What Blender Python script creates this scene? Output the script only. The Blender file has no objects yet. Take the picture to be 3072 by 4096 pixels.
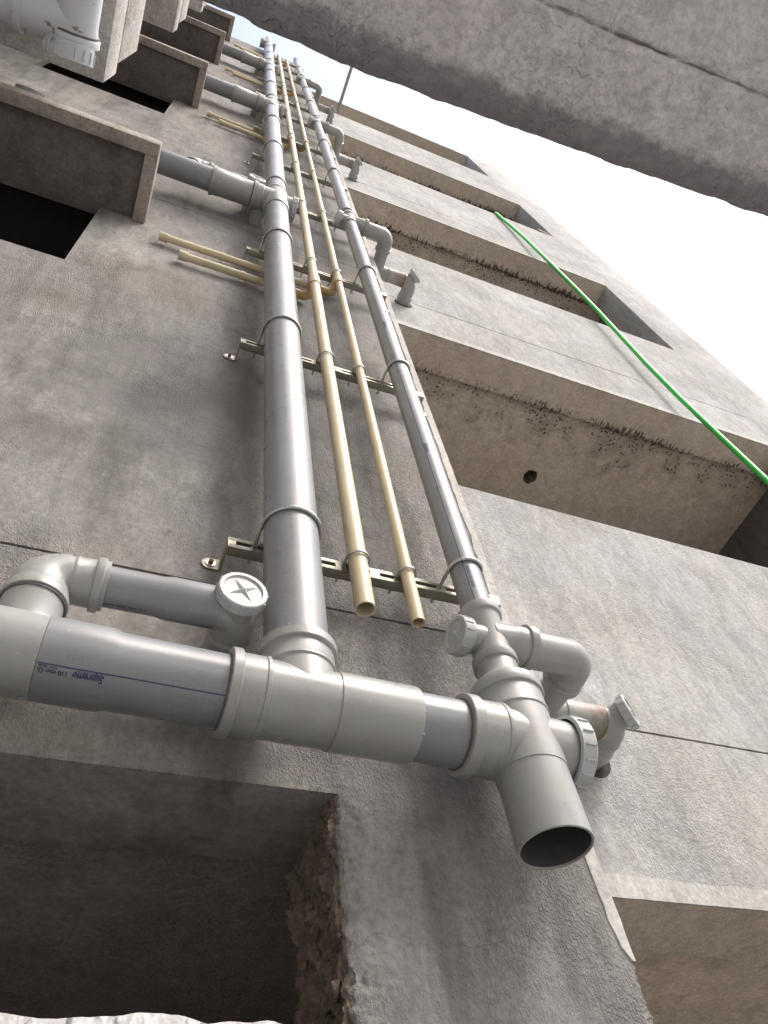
import bpy, bmesh, math, random
from mathutils import Vector, Matrix, noise
random.seed(7)
S = bpy.context.scene
COL = S.collection

# ------------------------------------------------------------------ camera
cd = bpy.data.cameras.new('camera'); cam = bpy.data.objects.new('camera', cd); COL.objects.link(cam)
cd.sensor_fit = 'HORIZONTAL'; cd.sensor_width = 36.0; cd.lens = 36.0
cd.clip_start = 0.02; cd.clip_end = 2000
_r = Vector((0.9241, -0.3609, -0.1255)); _d = Vector((0.2288, 0.7858, -0.5746)); _f = Vector((0.3060, 0.5023, 0.8087))
cam.matrix_world = Matrix(((_r.x, -_d.x, -_f.x, 0), (_r.y, -_d.y, -_f.y, 0), (_r.z, -_d.z, -_f.z, 0), (0, 0, 0, 1)))
S.camera = cam

# ------------------------------------------------------------------ sky, sun, exposure
SUN_EL, SUN_AZ = math.radians(52), math.radians(142)      # azimuth measured clockwise from +y
W = bpy.data.worlds.new('World'); S.world = W; W.use_nodes = True
nt = W.node_tree; nt.nodes.clear()
sky = nt.nodes.new('ShaderNodeTexSky'); sky.sky_type = 'NISHITA'; sky.sun_disc = False
sky.sun_elevation = SUN_EL; sky.sun_rotation = SUN_AZ
sky.air_density = 1.3; sky.dust_density = 6.5; sky.ozone_density = 2.5; sky.altitude = 50
bg = nt.nodes.new('ShaderNodeBackground'); bg.inputs['Strength'].default_value = 0.15
wo = nt.nodes.new('ShaderNodeOutputWorld')
nt.links.new(sky.outputs[0], bg.inputs[0]); nt.links.new(bg.outputs[0], wo.inputs[0])
ld = bpy.data.lights.new('sun', 'SUN'); sun = bpy.data.objects.new('sun', ld); COL.objects.link(sun)
ld.energy = 1.0; ld.angle = math.radians(15); ld.color = (1.0, 0.99, 0.985)
_sd = Vector((math.sin(SUN_AZ) * math.cos(SUN_EL), math.cos(SUN_AZ) * math.cos(SUN_EL), math.sin(SUN_EL)))
sun.rotation_euler = _sd.to_track_quat('Z', 'Y').to_euler()
S.view_settings.view_transform = 'Standard'; S.view_settings.look = 'None'
S.view_settings.gamma = 1.0; S.view_settings.use_curve_mapping = False
S.view_settings.exposure = 1.0
S.render.engine = 'CYCLES'
S.cycles.max_bounces = 6; S.cycles.diffuse_bounces = 3; S.cycles.glossy_bounces = 3
S.cycles.use_denoising = True; S.cycles.use_adaptive_sampling = True; S.cycles.adaptive_threshold = .02

# ------------------------------------------------------------------ materials
class NT:
    def __init__(s, name):
        s.m = bpy.data.materials.new(name); s.m.use_nodes = True; s.t = s.m.node_tree; s.t.nodes.clear()
        s.b = s.t.nodes.new('ShaderNodeBsdfPrincipled'); o = s.t.nodes.new('ShaderNodeOutputMaterial')
        s.t.links.new(s.b.outputs[0], o.inputs[0])
        s.pos = s.t.nodes.new('ShaderNodeNewGeometry').outputs['Position']
    def n(s, ty, **kw):
        x = s.t.nodes.new(ty)
        for k, v in kw.items(): setattr(x, k, v)
        return x
    def put(s, sock, v):
        if isinstance(v, bpy.types.NodeSocket): s.t.links.new(v, sock)
        else: sock.default_value = v
    def scale(s, v, sc):
        x = s.n('ShaderNodeMapping'); s.put(x.inputs['Vector'], v); x.inputs['Scale'].default_value = sc; return x.outputs[0]
    def noise(s, sc, det=4, rough=.55, vec=None, dist=0.0):
        x = s.n('ShaderNodeTexNoise'); s.put(x.inputs['Vector'], vec if vec is not None else s.pos)
        x.inputs['Scale'].default_value = sc; x.inputs['Detail'].default_value = det
        x.inputs['Roughness'].default_value = rough; x.inputs['Distortion'].default_value = dist
        return x.outputs['Fac']
    def voro(s, sc, vec=None, feat='F1'):
        x = s.n('ShaderNodeTexVoronoi', feature=feat); s.put(x.inputs['Vector'], vec if vec is not None else s.pos)
        x.inputs['Scale'].default_value = sc; return x.outputs['Distance']
    def ramp(s, f, a, b, ca=(0, 0, 0, 1), cb=(1, 1, 1, 1)):
        x = s.n('ShaderNodeValToRGB'); s.put(x.inputs[0], f)
        e = x.color_ramp.elements; e[0].position = a; e[1].position = b; e[0].color = ca; e[1].color = cb
        return x.outputs[0]
    def mix(s, f, a, b, mode='MIX'):
        x = s.n('ShaderNodeMix', data_type='RGBA', blend_type=mode)
        s.put(x.inputs[0], f); s.put(x.inputs[6], a); s.put(x.inputs[7], b); return x.outputs[2]
    def math(s, op, a, b=0.0, clamp=False):
        x = s.n('ShaderNodeMath', operation=op); x.use_clamp = clamp; s.put(x.inputs[0], a); s.put(x.inputs[1], b); return x.outputs[0]
    def xyz(s):
        x = s.n('ShaderNodeSeparateXYZ'); s.put(x.inputs[0], s.pos); return x.outputs
    def bump(s, h, dist, strength=1.0, prev=None):
        x = s.n('ShaderNodeBump'); s.put(x.inputs['Height'], h); x.inputs['Distance'].default_value = dist
        x.inputs['Strength'].default_value = strength
        if prev is not None: s.put(x.inputs['Normal'], prev)
        return x.outputs[0]

def c4(c): return (c[0], c[1], c[2], 1.0)

def plaster(name, light, dark, stain, grain=1.0, mold=None, streak=0.5, bscale=1.0, stain_shade=(), edge=None, crack=False):
    s = NT(name)
    big = s.ramp(s.noise(1.1, 3, .62), .34, .66)
    col = s.mix(big, c4(dark), c4(light))
    warm = s.ramp(s.noise(2.3, 2, .6, vec=s.scale(s.pos, (1, 1, .8))), .42, .70)
    col = s.mix(s.math('MULTIPLY', warm, .35), col, c4((light[0] * .98, light[1] * .90, light[2] * .80)))
    st = s.ramp(s.noise(2.2, 3, .66, vec=s.scale(s.pos, (3.2, 3.2, .55))), .50, .74)
    col = s.mix(s.math('MULTIPLY', st, streak), col, c4(stain))
    blot = s.ramp(s.noise(9.0, 3, .75), .50, .76)
    col = s.mix(s.math('MULTIPLY', blot, .45), col, c4(stain))
    tr = s.ramp(s.noise(7, 2, .6, vec=s.scale(s.pos, (2.6, 2.6, .9)), dist=1.2), .35, .65, (.88, .88, .88, 1), (1.08, 1.08, 1.08, 1))
    col = s.mix(1.0, col, tr, 'MULTIPLY')
    if crack:
        ck = s.math('MULTIPLY', s.ramp(s.voro(1.9, feat='DISTANCE_TO_EDGE', vec=s.n('ShaderNodeVectorMath', operation='ADD').outputs[0]), .0012, .0032, (1, 1, 1, 1), (0, 0, 0, 1)), s.ramp(s.noise(1.6, 1, .5), .50, .58))
        va = [n for n in s.t.nodes if n.type == 'VECT_MATH' and n.operation == 'ADD'][-1]
        wob = s.n('ShaderNodeTexNoise'); s.put(wob.inputs['Vector'], s.pos); wob.inputs['Scale'].default_value = 7; wob.inputs['Detail'].default_value = 3
        vs_ = s.n('ShaderNodeVectorMath', operation='SCALE'); s.put(vs_.inputs[0], wob.outputs['Color']); vs_.inputs['Scale'].default_value = .16
        s.put(va.inputs[0], s.pos); s.put(va.inputs[1], vs_.outputs[0])
        col = s.mix(s.math('MULTIPLY', ck, .28), col, (.06, .055, .05, 1))
    sp = s.ramp(s.noise(80, 2, .75), .30, .70, (.80, .80, .80, 1), (1.14, 1.14, 1.14, 1))
    col = s.mix(1.0, col, sp, 'MULTIPLY')
    for (sx, sz, rx, rz, amt, sc) in stain_shade:            # placed dark and rust-brown washes; one paints the drain pipe's shadow
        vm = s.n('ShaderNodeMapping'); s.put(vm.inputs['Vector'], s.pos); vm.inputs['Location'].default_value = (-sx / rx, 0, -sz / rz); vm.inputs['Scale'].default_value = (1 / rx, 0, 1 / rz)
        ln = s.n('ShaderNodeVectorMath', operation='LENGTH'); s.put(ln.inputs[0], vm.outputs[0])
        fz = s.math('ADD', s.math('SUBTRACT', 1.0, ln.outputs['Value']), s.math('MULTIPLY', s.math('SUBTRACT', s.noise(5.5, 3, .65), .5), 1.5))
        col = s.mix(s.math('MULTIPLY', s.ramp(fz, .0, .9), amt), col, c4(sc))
    if mold:
        p = s.xyz()
        if mold == 'wall':
            d = s.math('SUBTRACT', p[1], 1.388)
            thin = s.math('ADD', s.math('MULTIPLY', d, 1.15), s.math('MULTIPLY', s.math('LESS_THAN', p[2], 1.5), .22))
        else:
            d = s.math('SUBTRACT', 1.392, p[1]); thin = s.math('ADD', s.math('MULTIPLY', d, 3.4), s.math('MULTIPLY', s.math('LESS_THAN', p[2], 1.5), .25))
        along = s.math('MULTIPLY', s.math('SUBTRACT', s.noise(1.7, 2, .5, vec=s.scale(s.pos, (1, 0, .33))), .5), .7)
        if mold == 'wall':
            gate = s.math('SUBTRACT', s.math('ADD', s.noise(9, 2, .6), along), s.math('MULTIPLY', thin, 1.25))
            dots = s.ramp(s.voro(44), .20, .36, (1, 1, 1, 1), (0, 0, 0, 1))
            mk_ = s.math('MULTIPLY', dots, s.ramp(gate, .26, .40))
            line = s.ramp(s.math('SUBTRACT', s.math('ADD', s.noise(40, 3, .6), along), s.math('MULTIPLY', thin, 5.0)), .44, .54)
            mk_ = s.math('MAXIMUM', mk_, line)
            halo = s.ramp(gate, .10, .45)
        else:
            nz = s.math('ADD', s.noise(62, 4, .62, vec=s.scale(s.pos, (1, .35, 1))), .06)
            v = s.math('SUBTRACT', s.math('ADD', nz, along), s.math('MULTIPLY', thin, 1.25))
            mk_ = s.ramp(v, .50, .62); halo = s.ramp(v, .36, .60)
        col = s.mix(s.math('MULTIPLY', mk_, .92), col, (.022, .019, .017, 1))
        col = s.mix(s.math('MULTIPLY', halo, .30), col, (.10, .08, .065, 1))
    if edge:
        at = s.n('ShaderNodeAttribute', attribute_name='grime').outputs['Fac']
        f = s.math('ADD', at, s.math('MULTIPLY', s.math('SUBTRACT', s.noise(38, 4, .65), .5), .9))
        col = s.mix(s.math('MULTIPLY', s.ramp(f, .38, .72), .85), col, c4(edge))
    s.put(s.b.inputs['Base Color'], col)
    s.b.inputs['Roughness'].default_value = .93; s.b.inputs['Specular IOR Level'].default_value = .25
    mod = s.ramp(s.noise(2.6, 1, .6), .38, .62, (.14, .14, .14, 1), (1, 1, 1, 1))
    g1 = s.ramp(s.noise(135 * bscale, 1, .6, vec=s.scale(s.pos, (1, 1, .6))), .46, .64)
    comb = s.ramp(s.noise(16, 1, .5, vec=s.scale(s.pos, (4.5, 4.5, .5))), .60, .66)
    g1 = s.math('ADD', s.math('MULTIPLY', g1, mod), s.math('MULTIPLY', comb, .12))
    g2 = s.noise(420 * bscale, 1, .6)
    trow = s.noise(11, 2, .6)
    h = s.math('ADD', s.math('ADD', g1, s.math('MULTIPLY', g2, .4)), s.math('MULTIPLY', trow, 3.0))
    s.put(s.b.inputs['Normal'], s.bump(h, .0026 * grain, 1.0))
    return s.m

def plastic(name, base, rough=.34, dirt=.35, dirtc=(.22, .20, .17), spot=True, var=.10):
    s = NT(name)
    v = s.ramp(s.noise(5, 5, .6), .3, .7, c4([1 - var] * 3), c4([1 + var] * 3))
    col = s.mix(1.0, c4(base), v, 'MULTIPLY')
    dm = s.ramp(s.noise(16, 5, .75, vec=s.scale(s.pos, (1, 1, .45))), .45, .95)
    col = s.mix(s.math('MULTIPLY', dm, dirt), col, c4(dirtc))
    dust = s.ramp(s.noise(4.5, 4, .7, vec=s.scale(s.pos, (1, 1, .6))), .50, .85)
    col = s.mix(s.math('MULTIPLY', dust, .22), col, (.46, .45, .43, 1))
    if spot:
        sp = s.ramp(s.voro(75), .05, .075, (1, 1, 1, 1), (0, 0, 0, 1))
        gate = s.ramp(s.noise(11, 2, .5), .46, .52)
        col = s.mix(s.math('MULTIPLY', s.math('MULTIPLY', sp, gate), .55), col, c4(dirtc))
        sp2 = s.ramp(s.voro(42, vec=s.scale(s.pos, (1.1, .93, 1.05))), .06, .09, (1, 1, 1, 1), (0, 0, 0, 1))
        gate2 = s.ramp(s.noise(7, 2, .5), .48, .54)
        col = s.mix(s.math('MULTIPLY', s.math('MULTIPLY', sp2, gate2), .4), col, (.62, .61, .58, 1))
    s.put(s.b.inputs['Base Color'], col)
    s.put(s.b.inputs['Roughness'], s.ramp(s.noise(9, 6, .65), .3, .75, c4([rough * .8] * 3), c4([min(1, rough * 1.7)] * 3)))
    s.b.inputs['Specular IOR Level'].default_value = .5
    s.put(s.b.inputs['Normal'], s.bump(s.noise(60, 1, .5), .0003, .5))
    return s.m

def metal(name, base, rough, metallic=.85, rust=.3, rustc=(.13, .07, .035)):
    s = NT(name)
    col = s.mix(s.math('MULTIPLY', s.ramp(s.noise(35, 7, .7), .48, .72), rust), c4(base), c4(rustc))
    s.put(s.b.inputs['Base Color'], col); s.b.inputs['Metallic'].default_value = metallic
    s.put(s.b.inputs['Roughness'], s.ramp(s.noise(80, 4, .6), .3, .7, c4([rough * .75] * 3), c4([rough * 1.3] * 3)))
    s.put(s.b.inputs['Normal'], s.bump(s.noise(220, 3, .6), .0005, .6))
    return s.m

def rustpipe():
    s = NT('rust_stained_pvc'); p = s.xyz()
    # rust brown, heaviest at the joint ring on the right end of the piece
    f = s.math('ADD', s.math('MULTIPLY', s.math('SUBTRACT', p[0], 1.005), 8.0), s.math('MULTIPLY', s.math('SUBTRACT', s.noise(30, 6, .7), .5), 1.3))
    col = s.mix(s.ramp(f, .15, .75), (.34, .33, .31, 1), (.13, .075, .035, 1))
    s.put(s.b.inputs['Base Color'], col); s.b.inputs['Roughness'].default_value = .55
    s.put(s.b.inputs['Normal'], s.bump(s.noise(120, 5, .6), .001, .6)); return s.m

def chipped():
    s = NT('white_paint_chipped')
    m = s.ramp(s.noise(17, 5, .66), .61, .65)
    col = s.mix(m, s.mix(s.noise(6, 4), (.46, .48, .52, 1), (.62, .64, .67, 1)), s.mix(s.noise(40, 4), (.17, .15, .12, 1), (.36, .34, .31, 1)))
    s.put(s.b.inputs['Base Color'], col); s.b.inputs['Roughness'].default_value = .5
    s.put(s.b.inputs['Normal'], s.bump(s.math('ADD', s.math('MULTIPLY', m, -1.0), s.math('MULTIPLY', s.noise(25, 4), .5)), .002, .8)); return s.m

def plain(name, c, rough=.6, bumpd=.0006, bs=120):
    s = NT(name)
    s.put(s.b.inputs['Base Color'], s.mix(1.0, c4(c), s.ramp(s.noise(40, 5, .6), .3, .7, (.82, .82, .82, 1), (1.12, 1.12, 1.12, 1)), 'MULTIPLY'))
    s.b.inputs['Roughness'].default_value = rough
    s.put(s.b.inputs['Normal'], s.bump(s.noise(bs, 4, .6), bumpd, .7)); return s.m

M = {}
M['bay'] = plaster('bay_plaster', (.312, .304, .292), (.214, .209, .204), (.105, .099, .095), .9, streak=.75, bscale=2.1, crack=True, stain_shade=[(.06, 1.95, .60, .42, .9, (.112, .106, .104)), (-.25, 1.62, .25, .14, .7, (.12, .112, .105)), (-.3, 2.35, .3, .16, .5, (.15, .135, .12)), (-.05, 2.72, .30, .30, .45, (.20, .165, .125)), (.12, 4.05, .45, .22, .5, (.12, .105, .095)), (.45, 1.7, .14, .5, .5, (.15, .145, .145)), (.50, .80, .5, .09, .45, (.13, .125, .13))])  # last patch is the horizontal drain's shadow, painted into the wall colour
M['right'] = plaster('side_plaster', (.43, .432, .43), (.355, .356, .352), (.25, .235, .215), .62, streak=.4, bscale=1.7, crack=True)
M['smooth'] = plaster('smooth_plaster', (.50, .495, .48), (.43, .425, .41), (.30, .285, .265), .2, streak=.25)
M['soffit'] = plaster('soffit_plaster', (.64, .565, .475), (.56, .495, .415), (.36, .305, .25), .3, mold='soffit', streak=.1)
M['back'] = plaster('room_ceiling', (.70, .62, .53), (.61, .54, .46), (.42, .35, .29), .35, mold='wall', streak=.25)
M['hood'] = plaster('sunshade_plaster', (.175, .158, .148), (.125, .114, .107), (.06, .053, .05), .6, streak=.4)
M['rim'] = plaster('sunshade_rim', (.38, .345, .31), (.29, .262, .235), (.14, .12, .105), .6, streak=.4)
M['wing'] = plaster('wing_plaster', (.60, .585, .555), (.48, .46, .43), (.26, .23, .20), .8, streak=.5)
M['rough'] = plaster('rough_mortar', (.20, .165, .130), (.14, .112, .088), (.07, .056, .044), 2.2, streak=.2, bscale=.6)
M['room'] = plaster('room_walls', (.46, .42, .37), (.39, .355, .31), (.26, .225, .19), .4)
M['panel'] = plaster('room_plaster', (.36, .325, .305), (.28, .25, .235), (.16, .14, .132), .9, streak=.3)
M['over'] = plaster('overhead_concrete', (.55, .545, .568), (.45, .445, .468), (.30, .295, .308), 1.0, streak=.15, bscale=.7, edge=(.17, .163, .172))
M['overedge'] = plaster('overhead_edge', (.20, .182, .188), (.135, .122, .126), (.07, .062, .063), 2.4, streak=.2, bscale=.6)
M['ledge'] = plaster('white_ledge', (.80, .81, .82), (.70, .71, .72), (.5, .5, .5), 1.6, streak=.1, bscale=.6)
M['ground'] = plaster('ground_concrete', (.34, .33, .31), (.28, .27, .255), (.18, .172, .16), 1.0)
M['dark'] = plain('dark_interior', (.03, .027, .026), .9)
M['pipe'] = plastic('grey_pvc_pipe', (.226, .238, .258), .27, .55)
M['fit'] = plastic('grey_pvc_fitting', (.318, .325, .320), .26, .50)
M['cap'] = plastic('grey_pvc_cap', (.43, .445, .455), .38, .10, spot=False)
M['bore'] = plain('shaded_bore', (.085, .078, .08), .6)  # dark colour stands in for the shade inside the open pipe
M['smear'] = plain('dried_cement', (.40, .39, .36), .8)
M['ring'] = plain('rubber_ring', (.13, .115, .12), .6)
M['cream'] = plastic('cream_cpvc', (.58, .50, .335), .33, .55, (.24, .16, .08), var=.08)
M['amber'] = plastic('amber_solvent', (.47, .325, .13), .3, .5, (.22, .09, .04), spot=False)
M['zinc'] = metal('galvanised_steel', (.27, .265, .215), .48, .7, .5, (.13, .11, .075))
M['bolt'] = metal('zinc_rod', (.52, .53, .52), .30, .9, .15)
M['rust'] = plain('rusty_iron', (.17, .07, .035), .85, .001, 200)
M['blue'] = plain('blue_ink', (.012, .03, .13), .5, 0.0)
M['black'] = plain('dark_ink', (.03, .035, .06), .5, 0.0)
M['green'] = plain('green_hose', (.035, .57, .065), .4)
M['wood'] = plain('raw_wood', (.50, .38, .24), .8)
M['ruststain'] = rustpipe()
M['white'] = chipped()
M['rod'] = metal('steel_tube', (.30, .30, .32), .5, .6, .3)

# ------------------------------------------------------------------ builders
GROUND = -6.0
OPX = 7.0      # right end of the building behind the camera
def link(o, parent=None, origin=None):
    COL.objects.link(o)
    if parent is not None: o.parent = parent
    return o

def thing(name, label, cat, loc=(0, 0, GROUND), group=None):
    o = bpy.data.objects.new(name, None); o.empty_display_size = .1; COL.objects.link(o)
    o.location = loc; o['label'] = label; o['category'] = cat; o['base'] = tuple(loc)
    if group: o['group'] = group
    return o

def wloc(p):
    v = Vector((0, 0, 0))
    while p is not None: v += p.location; p = p.parent
    return v

def mk(name, bm, mat, parent=None, label=None, smooth=38, recalc=True):
    off = wloc(parent)
    if recalc: bmesh.ops.recalc_face_normals(bm, faces=bm.faces)
    bmesh.ops.translate(bm, verts=bm.verts, vec=-off)
    me = bpy.data.meshes.new(name); bm.to_mesh(me); bm.free()
    if smooth:
        me.polygons.foreach_set('use_smooth', [True] * len(me.polygons))
        me.set_sharp_from_angle(angle=math.radians(smooth))
    me.materials.append(M[mat] if isinstance(mat, str) else mat)
    o = bpy.data.objects.new(name, me); link(o, parent)
    if label: o['label'] = label
    return o

def box(bm, x0, x1, y0, y1, z0, z1, bev=0.0):
    vs = [bm.verts.new((x, y, z)) for x in (x0, x1) for y in (y0, y1) for z in (z0, z1)]
    fs = []
    for q in ((0, 1, 3, 2), (4, 6, 7, 5), (0, 4, 5, 1), (2, 3, 7, 6), (0, 2, 6, 4), (1, 5, 7, 3)):
        fs.append(bm.faces.new([vs[i] for i in q]))
    if bev:
        es = set(e for f in fs for e in f.edges)
        bmesh.ops.bevel(bm, geom=list(es), offset=bev, segments=2, affect='EDGES', profile=.5)

def frame(d):
    d = Vector(d).normalized()
    a = Vector((0, 0, 1)) if abs(d.z) < .9 else Vector((0, 1, 0))
    u = d.cross(a).normalized(); v = d.cross(u).normalized()
    return d, u, v

def lathe(bm, p, d, prof, seg=48, cap0=False, cap1=False):
    d, u, v = frame(d); p = Vector(p); rings = []
    for t, r in prof:
        c = p + d * t
        if r <= 1e-6: rings.append([bm.verts.new(c)])
        else: rings.append([bm.verts.new(c + (u * math.cos(a) + v * math.sin(a)) * r) for a in (2 * math.pi * i / seg for i in range(seg))])
    for A, B in zip(rings, rings[1:]):
        if len(A) == 1 and len(B) == 1: continue
        for i in range(seg):
            j = (i + 1) % seg
            if len(A) == 1: bm.faces.new((A[0], B[i], B[j]))
            elif len(B) == 1: bm.faces.new((A[i], B[0], A[j]))
            else: bm.faces.new((A[i], B[i], B[j], A[j]))
    if cap0 and len(rings[0]) > 1: bm.faces.new(rings[0])
    if cap1 and len(rings[-1]) > 1: bm.faces.new(list(reversed(rings[-1])))

def tube(bm, path, r, seg=32, caps=True):
    path = [Vector(q) for q in path]; n = len(path)
    rr = r if isinstance(r, (list, tuple)) else [r] * n
    t0 = (path[1] - path[0]).normalized(); _, u, v = frame(t0); rings = []; prev = t0
    for i in range(n):
        t = (path[min(i + 1, n - 1)] - path[max(i - 1, 0)]).normalized()
        q = prev.rotation_difference(t); u = q @ u; v = q @ v; prev = t
        rings.append([bm.verts.new(path[i] + (u * math.cos(a) + v * math.sin(a)) * rr[i]) for a in (2 * math.pi * k / seg for k in range(seg))])
    for A, B in zip(rings, rings[1:]):
        for i in range(seg):
            j = (i + 1) % seg; bm.faces.new((A[i], B[i], B[j], A[j]))
    if caps: bm.faces.new(rings[0]); bm.faces.new(list(reversed(rings[-1])))

def arc(corner, din, dout, R, n=10):
    c = Vector(corner); a = Vector(din).normalized(); b = Vector(dout).normalized()
    cen = c - a * R + b * R
    return [cen - b * R * math.cos(t) + a * R * math.sin(t) for t in (math.pi / 2 * i / n for i in range(n + 1))]

def rev(name, p, d, prof, mat, parent, seg=48, c0=False, c1=False, label=None):
    bm = bmesh.new(); lathe(bm, p, d, prof, seg, c0, c1); return mk(name, bm, mat, parent, label)

def sweep(name, path, r, mat, parent, seg=32, label=None):
    bm = bmesh.new(); tube(bm, path, r, seg); return mk(name, bm, mat, parent, label)

def pipe(name, p, q, r, mat, parent, seg=48, wall=.003, open0=False, open1=False, depth=.25):
    p = Vector(p); q = Vector(q); L = (q - p).length; pr = []
    if open0: pr += [(min(depth, L), r - wall), (.0, r - wall)]
    pr += [(0, r), (L, r)]
    if open1: pr += [(L, r - wall), (max(0, L - depth), r - wall)]
    return rev(name, p, q - p, pr, mat, parent, seg)

def socket(name, p, d, r, L, mat, parent, lip=.016, ring=True):
    """a bell socket: body, thin step ring, thick lip, then the joint gap with a rubber ring"""
    b = 1.10 * r; c = 1.14 * r; l = 1.225 * r; e = .0012
    pr = [(0, 1.085 * r), (L * .28, 1.085 * r), (L * .28 + .0015, c), (L * .28 + .005, c), (L * .28 + .007, b), (L - lip - e, b), (L - lip, l - .001),
          (L - lip + e, l), (L - e, l), (L, l - .0015), (L, r * 1.01)]
    o = rev(name, p, d, pr, mat, parent)
    if ring:
        dd = Vector(d).normalized()
        rev('seal_ring', Vector(p) + dd * (L - .001), d, [(0, r * 1.0), (0, r * 1.05), (.0022, r * 1.045), (.003, r * 1.0)], 'ring', o)
    return o

def cap(name, p, d, r, depth, mat, parent, ribs=14, star=True, spin=0.3):
    d, u, v = frame(d); p = Vector(p); bm = bmesh.new()
    lathe(bm, p, d, [(0, r * .9), (.0015, r), (depth - .002, r), (depth, r - .002), (depth, r * .80), (depth - .0035, r * .77), (depth - .0035, 0)], 48)
    for k in range(ribs):
        a = 2 * math.pi * k / ribs; rad = u * math.cos(a) + v * math.sin(a); tan = d.cross(rad)
        w = r * .028; h = r * .05; vs = []
        for s in (depth * .22, depth * .86):
            for (q, hh) in ((-w, -.001), (-w * .7, h), (w * .7, h), (w, -.001)):
                vs.append(bm.verts.new(p + d * s + rad * (r + hh) + tan * q))
        for q in ((0, 1, 5, 4), (1, 2, 6, 5), (2, 3, 7, 6), (3, 2, 1, 0), (4, 5, 6, 7)): bm.faces.new([vs[i] for i in q])
    if star:
        base = depth - .0036; top = depth + .0015
        for k in range(4):
            a = spin + math.pi / 2 * k; rad = u * math.cos(a) + v * math.sin(a); tan = d.cross(rad)
            A = bm.verts.new(p + d * base + rad * r * .70); B = bm.verts.new(p + d * base + tan * r * .15)
            C = bm.verts.new(p + d * base - tan * r * .15); T = bm.verts.new(p + d * top)
            bm.faces.new((A, B, T)); bm.faces.new((A, T, C)); bm.faces.new((B, C, T))
    return mk(name, bm, mat, parent, smooth=25)

def text_mesh(body, height, shear=0.0):
    cu = bpy.data.curves.new('t', 'FONT'); cu.body = body; cu.size = 1.0; cu.shear = shear; cu.offset = .022
    o = bpy.data.objects.new('t', cu); COL.objects.link(o)
    dg = bpy.context.evaluated_depsgraph_get(); me = bpy.data.meshes.new_from_object(o.evaluated_get(dg))
    bpy.data.objects.remove(o); bpy.data.curves.remove(cu)
    bm = bmesh.new(); bm.from_mesh(me); bpy.data.meshes.remove(me)
    bmesh.ops.triangulate(bm, faces=bm.faces)
    bmesh.ops.subdivide_edges(bm, edges=[e for e in bm.edges if e.calc_length() > .2], cuts=2)
    k = height / .72
    for v in bm.verts: v.co = Vector((v.co.x * k, v.co.y * k, 0))
    return bm

def fit_width(bm, w):
    xs = [v.co.x for v in bm.verts]; s = w / (max(xs) - min(xs)); x0 = min(xs)
    for v in bm.verts: v.co.x = (v.co.x - x0) * s

# ------------------------------------------------------------------ ground
bm = bmesh.new(); box(bm, -400, 400, -400, 400, GROUND - .3, GROUND)
g = mk('ground', bm, 'ground', smooth=0); g['kind'] = 'structure'

# ------------------------------------------------------------------ main building
B = thing('apartment_building', 'grey cement plastered apartment block with pipes climbing its projecting bay', 'building', (0, 1.2, GROUND))
XL, XC, XR, XE = -1.70, .878, 3.61, 4.15
Y0, Y1, YB = 1.0, 1.19, 1.39
TOP = 13.6
def panel(x0, x1, y0, y1, z0, z1, mat, name='wall_panel', bev=.004):
    bm = bmesh.new(); box(bm, x0, x1, y0, y1, z0, z1, bev); return mk(name, bm, mat, B, smooth=30)
HZ = [3.35, 6.45, 9.55, 12.62]                   # undersides of the sunshades
WZ = [z - .685 for z in HZ]                      # window sills below them
GV = [1.19, 3.745, 6.80, 9.86]                   # grooves of the bay
G = .0035
levels = sorted(set([.745] + GV + HZ + WZ + [TOP]))
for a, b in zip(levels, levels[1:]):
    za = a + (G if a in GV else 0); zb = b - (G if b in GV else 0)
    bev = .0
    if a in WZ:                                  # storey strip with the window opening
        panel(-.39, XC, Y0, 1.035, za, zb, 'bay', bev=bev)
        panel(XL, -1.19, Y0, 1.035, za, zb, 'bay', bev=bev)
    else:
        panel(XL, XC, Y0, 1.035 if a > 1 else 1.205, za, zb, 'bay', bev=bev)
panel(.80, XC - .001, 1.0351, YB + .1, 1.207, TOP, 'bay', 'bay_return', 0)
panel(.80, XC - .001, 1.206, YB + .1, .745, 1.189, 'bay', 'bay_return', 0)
for z in GV: panel(XL, XC - .004, Y0 + .005, 1.03, z - G, z + G, 'rough', 'groove_bed', 0)
# smooth trowelled strip at the bay's free corner
def strip(z0, z1):
    bm = bmesh.new(); n = max(8, int((z1 - z0) / .02)); prev = None
    for i in range(n + 1):
        z = z0 + (z1 - z0) * i / n
        w = .026 + .006 * noise.noise((0, 0, z * 9)) + .004 * noise.noise((3, 0, z * 31))
        if z < .565: w *= max(.12, (z - .505) / .06) ** .7 * (1 + .35 * noise.noise((8, 1, z * 80)))
        row = [bm.verts.new((XC - w, Y0 + .001, z)), bm.verts.new((XC - w + .002, Y0 - .0025, z)),
               bm.verts.new((XC + .0005 + .0012 * noise.noise((5, 1, z * 25)), Y0 - .0025, z)), bm.verts.new((XC + .002, Y0 + .002, z)), bm.verts.new((XC + .002, Y1 + .01, z))]
        if prev:
            for k in range(4): bm.faces.new((prev[k], prev[k + 1], row[k + 1], row[k]))
        prev = row
    mk('corner_strip', bm, 'smooth', B, smooth=50, recalc=False)
zs = [.745] + [g_ for g_ in GV] + [TOP]
strip(.510, .7445)
for a, b in zip(zs, zs[1:]): strip(a + (G if a in GV else 0), b - (G if b in GV else 0))

# dark rooms behind the sunshade windows
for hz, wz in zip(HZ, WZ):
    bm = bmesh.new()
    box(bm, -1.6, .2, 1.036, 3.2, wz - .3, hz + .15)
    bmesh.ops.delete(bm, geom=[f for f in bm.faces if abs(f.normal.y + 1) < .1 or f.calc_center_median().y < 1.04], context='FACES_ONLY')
    mk('room', bm, 'dark', B, smooth=0)

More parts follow.
